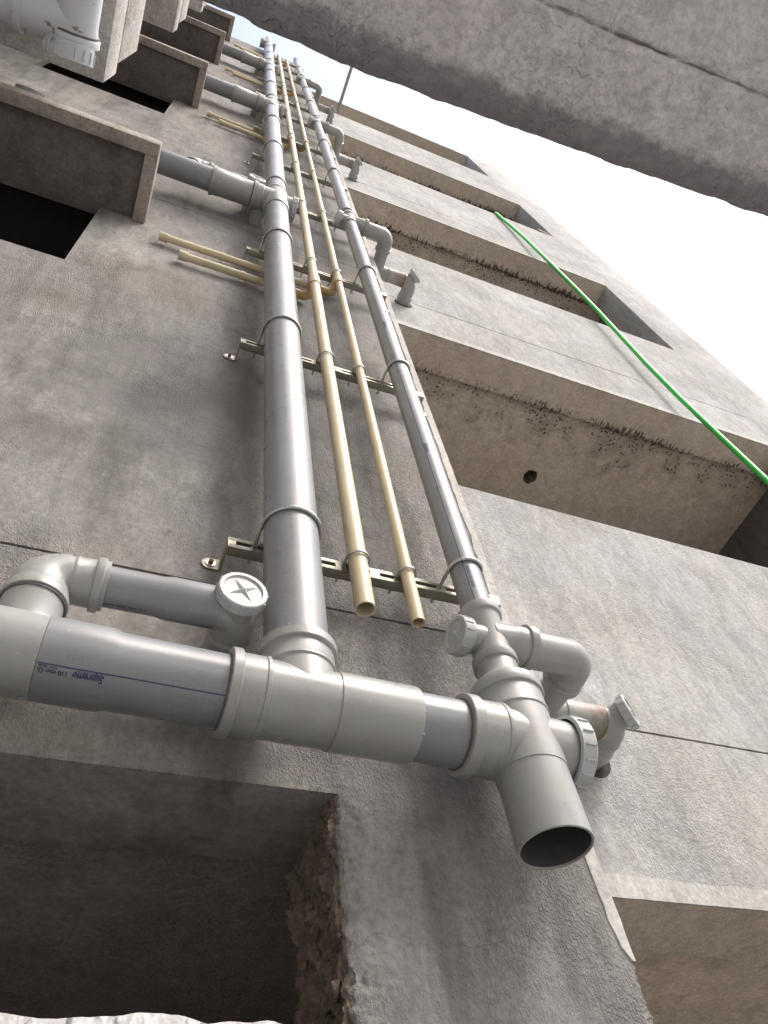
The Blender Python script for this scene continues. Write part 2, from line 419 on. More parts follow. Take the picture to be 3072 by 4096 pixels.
# sunshades (inverted trays over the windows)
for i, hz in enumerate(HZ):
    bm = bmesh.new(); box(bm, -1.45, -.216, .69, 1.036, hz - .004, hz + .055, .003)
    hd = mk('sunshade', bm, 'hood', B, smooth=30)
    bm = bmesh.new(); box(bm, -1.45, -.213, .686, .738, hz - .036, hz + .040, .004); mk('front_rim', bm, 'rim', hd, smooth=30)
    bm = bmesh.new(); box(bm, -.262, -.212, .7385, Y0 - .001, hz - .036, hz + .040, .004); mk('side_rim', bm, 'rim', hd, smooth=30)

# lower left recess: back panel, and the broken pier beside it
bm = bmesh.new(); box(bm, XL + .05, .79, 1.2055, 2.6, -2.3, .775)
bmesh.ops.delete(bm, geom=[f for f in bm.faces if f.calc_center_median().y < 1.21], context='FACES_ONLY')
mk('lower_room', bm, 'panel', B, smooth=0)
def pier():
    # cross-section path: jamb from the back to the broken corner, along the front, round the free corner
    pts = []
    def seg(a, b, n):
        for i in range(n): t = i / n; pts.append((a[0] + (b[0] - a[0]) * t, a[1] + (b[1] - a[1]) * t))
    seg((.402, 1.21), (.402, 1.012), 46); seg((.402, 1.012), (.412, 1.0), 5); seg((.412, 1.0), (.52, 1.0), 30)
    seg((.52, 1.0), (.845, 1.0), 16); seg((.845, 1.0), (.878, 1.0), 12); seg((.878, 1.0), (.878, 1.06), 16); seg((.878, 1.06), (.878, 1.3), 4); pts.append((.878, 1.3))
    zz = [GROUND, -3, -1, 0, .2, .27] + [.30 + .445 * i / 130 for i in range(131)]
    bm = bmesh.new(); rows = []
    for z in zz:
        row = []
        for (x, y) in pts:
            p = Vector((x, y, z)); n1 = noise.fractal(p * 22, .9, 2.1, 5); n2 = noise.fractal(p * 90 + Vector((7, 3, 1)), .8, 2.0, 4)
            fade = min(1, max(0, (.7449 - z) / .02))
            dx = dy = 0
            if x < .403:
                dx = (.016 * n1 + .0055 * n2) * fade; dy = .004 * n2 * fade
                hole = noise.noise((4.1, y * 30, z * 26))
                if hole > .35: dx += (hole - .35) * .075 * fade
                if y > 1.13: dx -= .010 * noise.noise((y * 15, 2, z * 12)) * fade
            elif x < .52:
                w = max(0, 1 - (x - .402) / .10)
                dx = (.010 * n1 + .005 * n2) * w * w * fade
                dy = (.0045 * n1 + .003 * n2 + .005 * w * w * (1 + noise.noise((1, z * 14, 0)))) * w * fade
            elif x > .84 and y < 1.06:
                w = max(0, (x - .845) / .033); brk = min(1, max(0, (.535 - z) / .03)) * max(0, noise.noise((9, .5, z * 9)) + .75)
                dx = -(.010 * abs(n1) + .008 * abs(n2) + .004) * w * brk; dy = (.008 * abs(n1) + .005 * abs(n2)) * w * brk
            row.append(bm.verts.new((x + dx, y + dy, z)))
        rows.append(row)
    for a, b in zip(rows, rows[1:]):
        for k in range(len(pts) - 1): bm.faces.new((a[k], a[k + 1], b[k + 1], b[k]))
    nj = 46
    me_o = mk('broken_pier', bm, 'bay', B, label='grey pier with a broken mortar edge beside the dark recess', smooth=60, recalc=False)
    me_o.data.materials.append(M['rough']); me_o.data.materials.append(M['smooth'])
    nc = len(pts) - 1
    for i, f in enumerate(me_o.data.polygons):
        k = i % nc; z = rows_z[i // nc]
        if k < nj + 3: f.material_index = 1
    return me_o
rows_z = [GROUND, -3, -1, 0, .2, .27] + [.30 + .445 * i / 130 for i in range(131)]
pier()
# loose mortar crumbs stuck in the broken jamb
for k in range(16):
    bm = bmesh.new(); bmesh.ops.create_icosphere(bm, subdivisions=2, radius=1)
    c = Vector((.398 + random.uniform(-.004, .006), random.uniform(1.01, 1.17), random.uniform(.36, .70))); sz = random.uniform(.005, .014)
    for v in bm.verts: v.co = c + Vector((v.co.x * .7, v.co.y, v.co.z * 1.1)) * sz * (1 + .6 * noise.noise(v.co * 1.7 + Vector((k, 0, 0))))
    mk('mortar_crumb', bm, 'rough', B, smooth=50)

# right hand wall: spandrel bands, grooves, soffits, recessed back walls, end pier
LZ = [.73, 3.725, 6.72, 9.70, 12.73]; SZ = [2.21, 5.24, 8.30, 11.32]; RG = [1.182, 4.148, 7.15, 10.15]
for i, lz in enumerate(LZ):
    top = SZ[i] if i < 4 else lz + .10
    if i < 4:
        g_ = RG[i]
        panel(XC, XR, Y1, YB, lz + .022, g_ - G, 'right', bev=0); panel(XC, XR, Y1, YB, g_ + G, top, 'right', bev=0)
        panel(XC, XR, Y1 + .005, YB - .01, g_ - G, g_ + G, 'rough', 'groove_bed', 0)
    else: panel(XC, XR, Y1, YB, lz + .022, top, 'right', bev=0)
    panel(XC, XR, Y1 + .002, YB, lz, lz + .022, 'soffit', 'soffit_slab', 0)
    # smooth trowelled band along the lintel edge
    bm = bmesh.new(); n = 90; prev = None
    for k in range(n + 1):
        x = XC + (XR - XC) * k / n; w = .045 + .008 * noise.noise((x * 5, i, 0)) + .005 * noise.noise((x * 17, i, 2))
        row = [bm.verts.new((x, Y1 + .003, lz - .002 + .0012 * noise.noise((x * 20, 3, i)))), bm.verts.new((x, Y1 - .003, lz - .002 + .0015 * noise.noise((x * 20, 3, i)))),
               bm.verts.new((x, Y1 - .003, lz + w)), bm.verts.new((x, Y1 + .001, lz + w + .002))]
        if prev:
            for q in range(3): bm.faces.new((prev[q], row[q], row[q + 1], prev[q + 1]))
        prev = row
    mk('lintel_band', bm, 'smooth', B, smooth=50, recalc=False)
panel(XC, XR, Y1, YB, GROUND, -.80, 'right', bev=0)
# rooms behind the openings: walls and floor, and a ceiling; one ceiling has a broken pipe hole through it
RX0, RX1, RY1 = XC + .004, 3.74, 4.2
for i in range(5):
    z0 = (-.80 if i == 0 else SZ[i - 1]) - 1.0; z1 = LZ[i] + .030; yb = YB + .0005
    bm = bmesh.new(); box(bm, RX0, RX1, yb, RY1, z0, z1)
    bmesh.ops.delete(bm, geom=[f for f in bm.faces if f.calc_center_median().y < yb + .01 or f.calc_center_median().z > z1 - .001], context='FACES_ONLY')
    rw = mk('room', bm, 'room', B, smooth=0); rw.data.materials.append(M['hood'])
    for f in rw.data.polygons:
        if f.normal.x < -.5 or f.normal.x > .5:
            if f.center.x > 2: f.material_index = 1  # right wall coloured dark to put shade at that end of the room
    bm = bmesh.new(); y0, y1 = YB + .0005, RY1
    o4 = [bm.verts.new(p) for p in ((RX0, y0, z1), (RX1, y0, z1), (RX1, y1, z1), (RX0, y1, z1))]
    if i != 1: bm.faces.new(o4)
    else:
        cx, cy = 2.181, 1.841
        es = [bm.edges.new((o4[k], o4[(k + 1) % 4])) for k in range(4)]
        ring = []
        for k in range(28):
            a = 2 * math.pi * k / 28; r = .043 * (1 + .18 * noise.noise((math.cos(a) * 2, math.sin(a) * 2, 3)) + .12 * noise.noise((math.cos(a) * 6, math.sin(a) * 6, 8)))
            ring.append(bm.verts.new((cx + r * math.cos(a), cy + r * 1.1 * math.sin(a), z1)))
        es += [bm.edges.new((ring[k], ring[(k + 1) % 28])) for k in range(28)]
        bmesh.ops.triangle_fill(bm, edges=es, use_beauty=True)
        for f in [f for f in bm.faces if all(v in ring for v in f.verts)]: bm.faces.remove(f)
        deep = []
        for v in ring:
            k = .82 + .25 * noise.noise(v.co * 60); deep.append(bm.verts.new((cx + (v.co.x - cx) * k, cy + (v.co.y - cy) * k, z1 + .09)))
        for k in range(28): bm.faces.new((ring[k], ring[(k + 1) % 28], deep[(k + 1) % 28], deep[k]))
        bm.faces.new(deep)
    w = mk('room_ceiling', bm, 'back', B, smooth=0, recalc=False)
    if i == 1:
        w.data.materials.append(M['rough'])
        for f in w.data.polygons:
            if f.center.z + GROUND > z1 + .004: f.material_index = 1
panel(XR, XE, Y1, YB, GROUND, TOP - .75, 'right', 'end_pier', .006)
panel(RX1 + .01, XE, YB + .001, RY1, GROUND, TOP - .76, 'right', 'end_pier', 0)
panel(XL, XE, RY1 + .01, RY1 + .2, GROUND, 12.5, 'bay', 'rear_wall', 0)

# ------------------------------------------------------------------ wing on the left with its projecting slabs
Wg = thing('side_wing', 'pale plastered wing with stepped projecting slabs at the upper left', 'building', (-1.8, -.4, GROUND))
bm = bmesh.new(); box(bm, -2.0, -1.72, -6.0, .98, GROUND, TOP - .5); mk('wing_wall', bm, 'wing', Wg, smooth=0)  # wall and slabs run on unseen behind the view, added length to cut sky light
for bz in (3.84, 6.90, 9.93):
    bm = bmesh.new(); box(bm, -1.719, -.52, -5.9, .640, bz, bz + .33, .008); sl = mk('balcony_slab', bm, 'wing', Wg, smooth=30)
    bm = bmesh.new(); box(bm, -1.719, -.516, -5.9, .592, bz + .331, bz + .95, .008); mk('upstand', bm, 'wing', sl, smooth=30)

# ------------------------------------------------------------------ slab hanging over the camera
def overhead():
    Z = 1.35
    edge = [(-1.2, .030), (-.30, .052), (-.052, .0535), (.107, .0560), (.257, .0495), (.515, .0345), (.704, .0215), (1.1, -.006), (2.0, -.07), (9.0, -.2)]
    def ey(u):
        for (a, b), (c, d) in zip(edge, edge[1:]):
            if u <= c: t = (u - a) / (c - a); return b + (d - b) * t
        return edge[-1][1]
    xs = [-1.6, -1.2, -.9, -.6, -.4] + [-.30 + i * .0055 for i in range(275)] + [1.25, 1.5, 1.9, 2.6]
    vs = [0] + [i * .0045 for i in range(1, 105)] + [.49]
    bm = bmesh.new(); rows = []; grime = []
    for x in xs:
        e = ey(x / Z) * Z + .0035 * noise.fractal(Vector((x * 18, 0, 0)), .9, 2.1, 4)
        row = [bm.verts.new((x, e - .30, Z + .16)), bm.verts.new((x, e - .01, Z + .16)), bm.verts.new((x, e + .002, Z + .06))]; grime += [.6, .8, 1.0]
        for v in vs:
            y = e - v; p = Vector((x, y, 0)); q = max(0.0, 1 - v / .055); q2 = max(0.0, 1 - v / .28)
            z = Z + .026 * q ** 3.0 if v < .055 else Z
            z -= q2 * .010 * max(0, noise.fractal(Vector((x * 75, y * 34, 0)), .8, 2.1, 4) - .12) + q * .012 * noise.fractal(p * 45 + Vector((3, 1, 0)), .8, 2.1, 4) * min(1, v / .006)
            z -= .0022 * max(0, noise.noise(p * 9)) + .0012 * noise.fractal(p * 70, .8, 2, 3)
            jl = (-.081 - (.291 - x / Z) * -.05) * Z          # joint line between two casts
            jd = y - jl - .002 * noise.noise((x * 40, 0, 0))
            if abs(jd) < .0045: z += .011 * (1 - abs(jd) / .0045) * (.5 + abs(noise.noise((x * 30, 5, 0))))
            grime.append(max(min(1.0, 1.25 * max(0, 1 - v / .085) ** .8), .95 * max(0, 1 - abs(jd) / .006)))
            row.append(bm.verts.new((x, y, z)))
        rows.append(row)
    for a, b in zip(rows, rows[1:]):
        for k in range(len(a) - 1): bm.faces.new((a[k], b[k], b[k + 1], a[k + 1]))
    o = mk('overhead_slab', bm, 'over', None, smooth=70, recalc=False)
    at = o.data.attributes.new('grime', 'FLOAT', 'POINT'); at.data.foreach_set('value', grime)
    o['label'] = 'rough dark grey concrete slab overhead at the upper right, bumpy edge against the sky'; o['category'] = 'slab'
    return o
overhead()

# ------------------------------------------------------------------ white ledge in front of the camera
def ledge():
    bm = bmesh.new(); xs = [-1.5, -1.0, -.6, -.4, -.25] + [-.2 + i * .004 for i in range(96)] + [.19, .6, 1.2]; rows = []
    ys = [.62, .56, .52, .49, .47, .458]
    for x in xs:
        top = (.1870 if x < .185 else .13) - .012 * max(0, x) + .004 * noise.fractal(Vector((x * 22, 0, 4)), .9, 2.1, 4) + .007 * max(0, noise.noise((x * 42, 3, 1)) - .25)
        row = [bm.verts.new((x, y, top - .006 + .004 * noise.fractal(Vector((x * 40, y * 40, 0)), .8, 2, 3))) for y in ys]
        row.append(bm.verts.new((x, .452, top - .002))); row.append(bm.verts.new((x, .449, top - .001)))
        for z in [top - .004 - k * .004 for k in range(1, 22)] + [-.3, -.9, GROUND]:
            row.append(bm.verts.new((x, .447 - .003 * noise.fractal(Vector((x * 60, 0, z * 60)), .8, 2, 3), z)))
        rows.append(row)
    for a, b in zip(rows, rows[1:]):
        for k in range(len(a) - 1): bm.faces.new((a[k], b[k], b[k + 1], a[k + 1]))
    o = mk('parapet_wall', bm, 'ledge', None, smooth=60)
    o['label'] = 'white rough plastered parapet edge along the bottom left of the view'; o['category'] = 'wall'
ledge()

# ------------------------------------------------------------------ pipes
YP = .875
X1, XA, XB_, X4 = .309, .465, .581, .702
R1, RA, RB, R4 = .055, .0206, .0143, .0325
Y4 = .876; YA = .909; YBp = .9155
RAILY = .931
def dz_copy(root, dz, label=None, names=None):
    r = root.copy(); COL.objects.link(r); r.location = root.location + Vector((0, 0, dz))
    if label: r['label'] = label
    for ch in list(root.children):
        c = ch.copy(); COL.objects.link(c); c.parent = r
        for gch in list(ch.children):
            d = gch.copy(); COL.objects.link(d); d.parent = c
    return r

# --- horizontal drain along the foot of the risers
def mz(x): return .8135 - .030 * (x + .07)
D0 = thing('drain_pipe', 'thick grey horizontal drain pipe with printed blue line across the lower wall', 'pipe', (.3, YP, mz(.3)))
md = Vector((1, 0, -.030)).normalized()
def mp(x): return Vector((x, YP, mz(x)))
rev('tee_fitting', mp(-.60), md, [(0, .0605), (.5315, .0605), (.532, .0570)], 'fit', D0)
rev('pipe', mp(-.068), md, [(0, .0565), (0, .0600), (.086, .0600), (.100, .0562), (.262, .055)], 'pipe', D0)
t1 = rev('tee_fitting', mp(.206), md, [(0, .0622), (.036, .0622), (.038, .0640), (.043, .0640), (.045, .0600), (.155, .0600), (.156, .0612)], 'fit', D0)
rev('collar', mp(.190), md, [(0, .055), (0, .0660), (.0015, .0675), (.015, .0675), (.0165, .066), (.0165, .055)], 'fit', t1)
rev('seal_ring', mp(.187), md, [(0, .055), (.001, .0575), (.0035, .0575), (.0035, .055)], 'ring', t1)
# upright branch of this tee that receives the soil stack
rev('branch', (X1, YP, .80), (0, 0, 1), [(0, .0595), (.056, .0595), (.058, .0625), (.062, .0625), (.064, .0612), (.092, .0612), (.093, .066), (.0945, .0672), (.111, .0672), (.1125, .066), (.1125, .055)], 'fit', t1)
rev('reducer_sleeve', mp(.361), md, [(0, .0602), (0, .0618), (.132, .0618), (.1345, .0608), (.135, .055)], 'fit', D0)
rev('pipe', mp(.495), md, [(0, .0550), (.09, .055)], 'pipe', D0)
bm = bmesh.new()
for k in range(26):
    a = random.uniform(0, 2 * math.pi); c = mp(.4955) + Vector((0, math.cos(a), math.sin(a))) * .0572
    b0 = len(bm.verts); bmesh.ops.create_icosphere(bm, subdivisions=1, radius=random.uniform(.0012, .0032), matrix=Matrix.Translation(c))
mk('dried_solvent', bm, 'fit', D0, smooth=60)
t2 = rev('tee_fitting', mp(.600), md, [(0, .0622), (.044, .0622), (.046, .0640), (.051, .0640), (.053, .0585), (.10, .0565), (.185, .0525)], 'fit', D0)
rev('collar', mp(.580), md, [(0, .055), (0, .0660), (.0015, .0675), (.0205, .0675), (.022, .066), (.022, .055)], 'fit', t2)
rev('seal_ring', mp(.577), md, [(0, .055), (.001, .0578), (.0035, .0578), (.0035, .055)], 'ring', t2)
cap('cleanout_cap', mp(.778), md, .0640, .030, 'cap', D0, ribs=16)
# printed stripe and lettering on the drain pipe
def on_main(x, ang, r): return Vector((x, YP + r * math.cos(ang), mz(x) + r * math.sin(ang)))
def main_r(x): return .0600 if x < .018 else (.0600 - (x - .018) / .014 * .0038 if x < .032 else .0562 - (x - .032) / .162 * .0012)
def main_stripe(a0, w, x0, x1, mat='blue', name='printed_stripe'):
    bm = bmesh.new(); n = 60; prev = None
    for i in range(n + 1):
        x = x0 + (x1 - x0) * i / n; r = main_r(x) + .0005
        row = [bm.verts.new(on_main(x, math.radians(a0) - w / r / 2, r)), bm.verts.new(on_main(x, math.radians(a0) + w / r / 2, r))]
        if prev: bm.faces.new((prev[0], row[0], row[1], prev[1]))
        prev = row
    mk(name, bm, mat, D0, smooth=0)
main_stripe(-131.5, .0016, -.0675, .1885)
def main_text(body, x_start, width, ang0, height, mat, shear=0.0, name='printed_lettering'):
    bm = text_mesh(body, height, shear); fit_width(bm, width)
    for v in bm.verts:
        x = x_start - v.co.x; r = main_r(x) + .0006; v.co = on_main(x, math.radians(ang0) + v.co.y / r, r)
    mk(name, bm, mat, D0, smooth=0, recalc=False)
main_text('Supreme', .020, .041, -127.6, .0108, 'blue', .35)
main_text('110 mm O.', -.0285, .038, -125.6, .0068, 'black')
main_text('*For detail', -.041, .0262, -129.6, .0030, 'black')
main_stripe(-128.9, .0006, -.017, .018, 'blue'); 

def smear(parent, p, d, r, n, size, mat='smear'):
    d, u, v = frame(d); bm = bmesh.new()
    for k in range(n):
        a = random.uniform(0, 2 * math.pi); c = Vector(p) + (u * math.cos(a) + v * math.sin(a)) * r + d * random.uniform(-.003, .003)
        sz = size * random.uniform(.4, 1.3)
        m = Matrix.Translation(c) @ Matrix.Rotation(a, 4, d) @ Matrix.Diagonal((1.0, 1.0, random.uniform(.6, 1.4), 1))
        bmesh.ops.create_icosphere(bm, subdivisions=1, radius=sz, matrix=m)
    return mk('cement_smear', bm, mat, parent, smooth=60)
smear(D0, mp(.188), md, .0552, 14, .0018); smear(D0, mp(.361), md, .0605, 10, .0013); smear(D0, mp(-.068), md, .060, 9, .0012); smear(D0, mp(.577), md, .0553, 12, .0017)

# --- soil stack (thick riser)
P1 = thing('soil_stack_pipe', 'thickest grey vertical pipe, leftmost of the four risers', 'pipe', (X1, YP, .85))
FZ = [3.90, 6.96, 10.0, 13.0]
zc = .905
for fz in FZ:
    pipe('pipe', (X1, YP, zc), (X1, YP, fz - .10), R1, 'pipe', P1); zc = fz + .10
    if fz > 13: break
    tt = rev('tee_fitting', (X1, YP, fz - .17), (0, 0, 1), [(0, .0552), (0, .0595), (.002, .0605), (.27, .0605), (.272, .0640), (.290, .0640), (.292, .0552)], 'fit', P1)
    rev('branch', (X1, YP, fz), (-1, 0, 0), [(0, .058), (.07, .058), (.074, .0615), (.10, .0615), (.101, .067), (.119, .067), (.120, .055)], 'fit', tt)
    rev('branch', (X1, YP, fz), (1, 0, 0), [(0, .050), (.075, .050)], 'fit', tt)
    cap('cleanout_cap', (X1 + .072, YP, fz), (1, 0, 0), .060, .026, 'cap', tt, ribs=16)
pipe('pipe', (X1, YP, zc), (X1, YP, 13.95), R1, 'pipe', P1)

# --- waste stack (right riser) with its tees, reducer and open foot
P4 = thing('waste_stack_pipe', 'grey vertical pipe nearest the wall corner, ending in an open wide spout', 'pipe', (X4, Y4, .605))
oe = rev('open_end_pipe', (X4, Y4, .605), (0, 0, 1), [(.003, .0547), (.001, .0548), (0, .0556), (0, .0580), (.001, .0588), (.130, .0588)], 'fit', P4)
rev('shaded_bore', (X4, Y4, .605), (0, 0, 1), [(.25, 0), (.25, .0545), (.003, .0547)], 'bore', oe)
rev('wide_tee', (X4, Y4, .728), (0, 0, 1), [(0, .0580), (.001, .0602), (.112, .0608), (.114, .0632), (.119, .0632), (.121, .0618), (.156, .0618), (.157, .0660), (.1585, .0668), (.178, .0668), (.1815, .0650), (.182, .055)], 'fit', P4)
rev('reducer', (X4, Y4, .909), (0, 0, 1), [(0, .0535), (.003, .0530), (.012, .0495), (.022, .0430), (.028, .0398), (.058, .0388), (.059, .0425), (.0605, .0435), (.078, .0435), (.0795, .042), (.08, .037)], 'fit', P4)
RF = [1.040, 4.06, 7.10, 10.12]
def waste_tee(fz):
    tt = rev('tee_fitting', (X4, Y4, fz - .062), (0, 0, 1), [(0, .0330), (0, .0375), (.115, .0375), (.117, .0385), (.119, .0430), (.1205, .0438), (.138, .0438), (.1395, .0425), (.1395, .0325)], 'fit', P4)
    rev('branch', (X4, Y4 - .003, fz), (1, 0, 0), [(0, .0365), (.048, .0365), (.052, .0385), (.074, .0390), (.075, .0440), (.0765, .0450), (.091, .0450), (.0925, .0435), (.0925, .037)], 'fit', tt)
    rev('branch', (X4, Y4 - .003, fz - .006), (-1, 0, 0), [(0, .030), (.052, .030)], 'fit', tt)
    cap('cleanout_cap', (X4 - .050, Y4 - .003, fz - .006), (-1, -.12, 0), .0385, .026, 'cap', tt, ribs=14)
zc = 1.11
for fz in RF:
    if fz > 2: pipe('pipe', (X4, Y4, zc), (X4, Y4, fz - .055), R4, 'pipe', P4); zc = fz + .06
    waste_tee(fz)
pipe('pipe', (X4, Y4, zc), (X4, Y4, 12.6), R4, 'pipe', P4)
# the dark printed line down its front
def on4(ang, z, r=R4 + .0005): return Vector((X4 + r * math.cos(ang), Y4 + r * math.sin(ang), z))
bm = bmesh.new(); a0 = math.radians(-127); prev = None
for i in range(101):
    z = 1.125 + 2.85 * i / 100; row = [bm.verts.new(on4(a0 - .024, z)), bm.verts.new(on4(a0 + .024, z))]
    if prev: bm.faces.new((prev[0], row[0], row[1], prev[1]))
    prev = row
mk('printed_stripe', bm, 'black', P4, smooth=0)
def p4_text(body, z0, width, ang0, height, mat, shear=0.0):
    bm = text_mesh(body, height, shear); fit_width(bm, width)
    for v in bm.verts: v.co = on4(math.radians(ang0) + v.co.y / R4, z0 - v.co.x, R4 + .0006)
    mk('printed_lettering', bm, mat, P4, smooth=0, recalc=False)
p4_text('80261122 0023', 1.232, .068, -119.5, .0062, 'blue')
p4_text('Supreme', 1.752, .044, -123, .0105, 'blue', .35)
p4_text('--- -- ----- --- ---- -- ---', 1.690, .16, -117.5, .0042, 'black')
p4_text('-- --- ---- ---', 1.500, .085, -118, .0042, 'black')
p4_text('Supreme', 2.62, .05, -123, .0105, 'blue', .35)
p4_text('--- -- ---- --', 2.40, .09, -118, .0045, 'black')

# --- cream water risers
C1 = thing('water_riser_pipe', 'wider cream water pipe beside the thick grey riser, cut open below', 'pipe', (XA, YA, 1.10), 'cream water risers')
pipe('pipe', (XA, YA, 1.10), (XA, YA, 3.0), RA, 'cream', C1, 32, open0=True, wall=.0032)
pipe('pipe', (XA, YA, 3.0), (XA, YA, 12.65), RA - .0006, 'cream', C1, 32)
C2 = thing('water_riser_pipe', 'thinner cream water pipe, third riser from the left, cut open below', 'pipe', (XB_, YBp, 1.10), 'cream water risers')
pipe('pipe', (XB_, YBp, 1.10), (XB_, YBp, 3.1), RB, 'cream', C2, 28, open0=True, wall=.0028)
pipe('pipe', (XB_, YBp, 3.1), (XB_, YBp, 12.5), RB - .0005, 'cream', C2, 28)
CZ = [3.0, 6.08, 9.06, 12.05]
for cz in CZ:
    q = rev('coupling', (XA, YA, cz - .035), (0, 0, 1), [(0, .0205), (0, .0242), (.085, .0242), (.085, .0205)], 'cream', C1, 32)
    rev('solvent_ring', (XA, YA, cz - .041), (0, 0, 1), [(0, .0205), (.001, .0236), (.0065, .0236), (.0065, .0205)], 'amber', q, 32)
    q = rev('coupling', (XB_, YBp, cz + .12), (0, 0, 1), [(0, .0142), (0, .0178), (.07, .0178), (.07, .0142)], 'cream', C2, 28)
    rev('solvent_ring', (XB_, YBp, cz + .115), (0, 0, 1), [(0, .0142), (.001, .0172), (.0055, .0172), (.0055, .0142)], 'amber', q, 28)

# --- small left branch (door elbow into the wall) and its copies higher up
def left_branch(label):
    z = .985; r = .0340; xr = -.102; xe = .207; xk = -.066
    T = thing('waste_branch_pipe', label, 'pipe', (0, YP, z), 'waste branches left of the soil stack')
    rev('riser_socket', (xr, YP, z - .16), (0, 0, 1), [(0, .0445), (.085, .0445), (.086, .0450)], 'fit', T)
    rev('seal_ring', (xr, YP, z - .076), (0, 0, 1), [(0, .0445), (0, .0475), (.003, .0475), (.004, .044)], 'ring', T)
    rev('collar', (xr, YP, z - .072), (0, 0, 1), [(0, .044), (0, .0495), (.001, .0503), (.012, .0498), (.022, .0470), (.026, .0455)], 'fit', T)
    pth = [(xr, YP, z - .05)] + arc((xr, YP, z), (0, 0, 1), (1, 0, 0), .040, 12) + [(xk, YP, z), (xk + .012, YP, z)]
    sweep('elbow', pth, [.0455, .0455] + [.0455 - .0065 * (i / 12) ** .8 for i in range(1, 13)] + [.0385, .0380], 'fit', T, 40)
    rev('socket_collar', (xk + .004, YP, z), (1, 0, 0), [(0, .0380), (.004, .0398), (.007, .0398), (.009, .0385), (.034, .0390), (.035, .0436), (.0365, .0445), (.047, .0445), (.0485, .043), (.0485, .0408), (.055, .0408), (.0555, .034)], 'fit', T)
    rev('pipe', (xk + .056, YP, z), (1, 0, 0), [(0, .0335), (.086, .0335), (.102, .0366), (.183, .0366), (.184, .034)], 'pipe', T)
    sweep('door_elbow', [(xe - .035, YP, z)] + arc((xe, YP, z), (1, 0, 0), (0, 1, 0), .030, 10) + [(xe, YP + .055, z)], .0360, 'fit', T, 40)
    dd = Vector((.06, -1, .0)).normalized(); c = Vector((xe - .006, YP, z))
    rev('door_neck', c, dd, [(0, .0335), (.036, .0335)], 'fit', T)
    cap('cleanout_cap', c + dd * .030, dd, .0425, .022, 'cap', T, ribs=12, spin=.55)
    rev('wall_socket', (xe, YP + .048, z), (0, 1, 0), [(0, .0365), (.003, .0385), (.012, .0385), (.014, .0370), (.040, .0372), (.042, .0395), (.085, .0395)], 'fit', T)
    return T
L0 = left_branch('grey elbowed branch rising from the horizontal drain at lower left, white star cap')
lab = ['second', 'third', 'topmost']
for k, fz in enumerate(FZ[:3]):
    dz_copy(L0, fz + .15 - .985, 'grey capped elbow branch tucked behind the %s soil branch pipe' % ['lowest', 'middle', 'highest'][k])

def l0_point(x, ang, r): return Vector((x, YP + r * math.cos(ang), .985 + r * math.sin(ang)))
bm = text_mesh('LEAD FREE PIPE "LT"', .0052); fit_width(bm, .072)
for v in bm.verts: v.co = l0_point(-.009 + v.co.x, math.radians(-76) - v.co.y / .0335, .0341)
mk('printed_lettering', bm, 'black', L0, smooth=0, recalc=False)
bm = bmesh.new(); prev = None
for i in range(41):
    x = -.009 + .18 * i / 40; r = .0340 if x < .074 else (.0340 + (x - .074) / .018 * .0031 if x < .092 else .0371)
    row = [bm.verts.new(l0_point(x, math.radians(-68) - .02, r)), bm.verts.new(l0_point(x, math.radians(-68) + .02, r))]
    if prev: bm.faces.new((prev[0], row[0], row[1], prev[1]))
    prev = row
mk('printed_stripe', bm, 'black', L0, smooth=0)

# --- soil branches that come from behind the sunshades
def soil_branch(fz, label):
    T = thing('soil_branch_pipe', label, 'pipe', (.0, YP, fz), 'soil branches above the sunshades')
    pipe('pipe', (-1.5, YP, fz + .004), (.0, YP, fz), R1, 'pipe', T)
    rev('coupling', (-.004, YP, fz), (1, 0, 0), [(0, .055), (0, .066), (.001, .067), (.017, .067), (.018, .0618), (.048, .0618), (.052, .0600), (.12, .0600), (.122, .0585), (.19, .0585)], 'fit', T)
    rev('wall_stub', (.24, YP + .045, fz - .005), (0, 1, 0), [(0, .030), (.13, .030)], 'fit', T)
    rev('door_neck', (-.82, YP, fz + .02), (0, -1, .25), [(0, .048), (.065, .048)], 'fit', T)
    cap('cleanout_cap', Vector((-.82, YP - .062, fz + .036)), (0, -1, .25), .056, .030, 'cap', T, ribs=14)
    return T
SB = soil_branch(FZ[0], 'grey horizontal branch pipe above the nearest sunshade, meeting the thick riser')
dz_copy(SB, FZ[1] - FZ[0], 'grey horizontal branch pipe above the second sunshade, meeting the thick riser')
dz_copy(SB, FZ[2] - FZ[0], 'grey horizontal branch pipe above the third sunshade, meeting the thick riser')

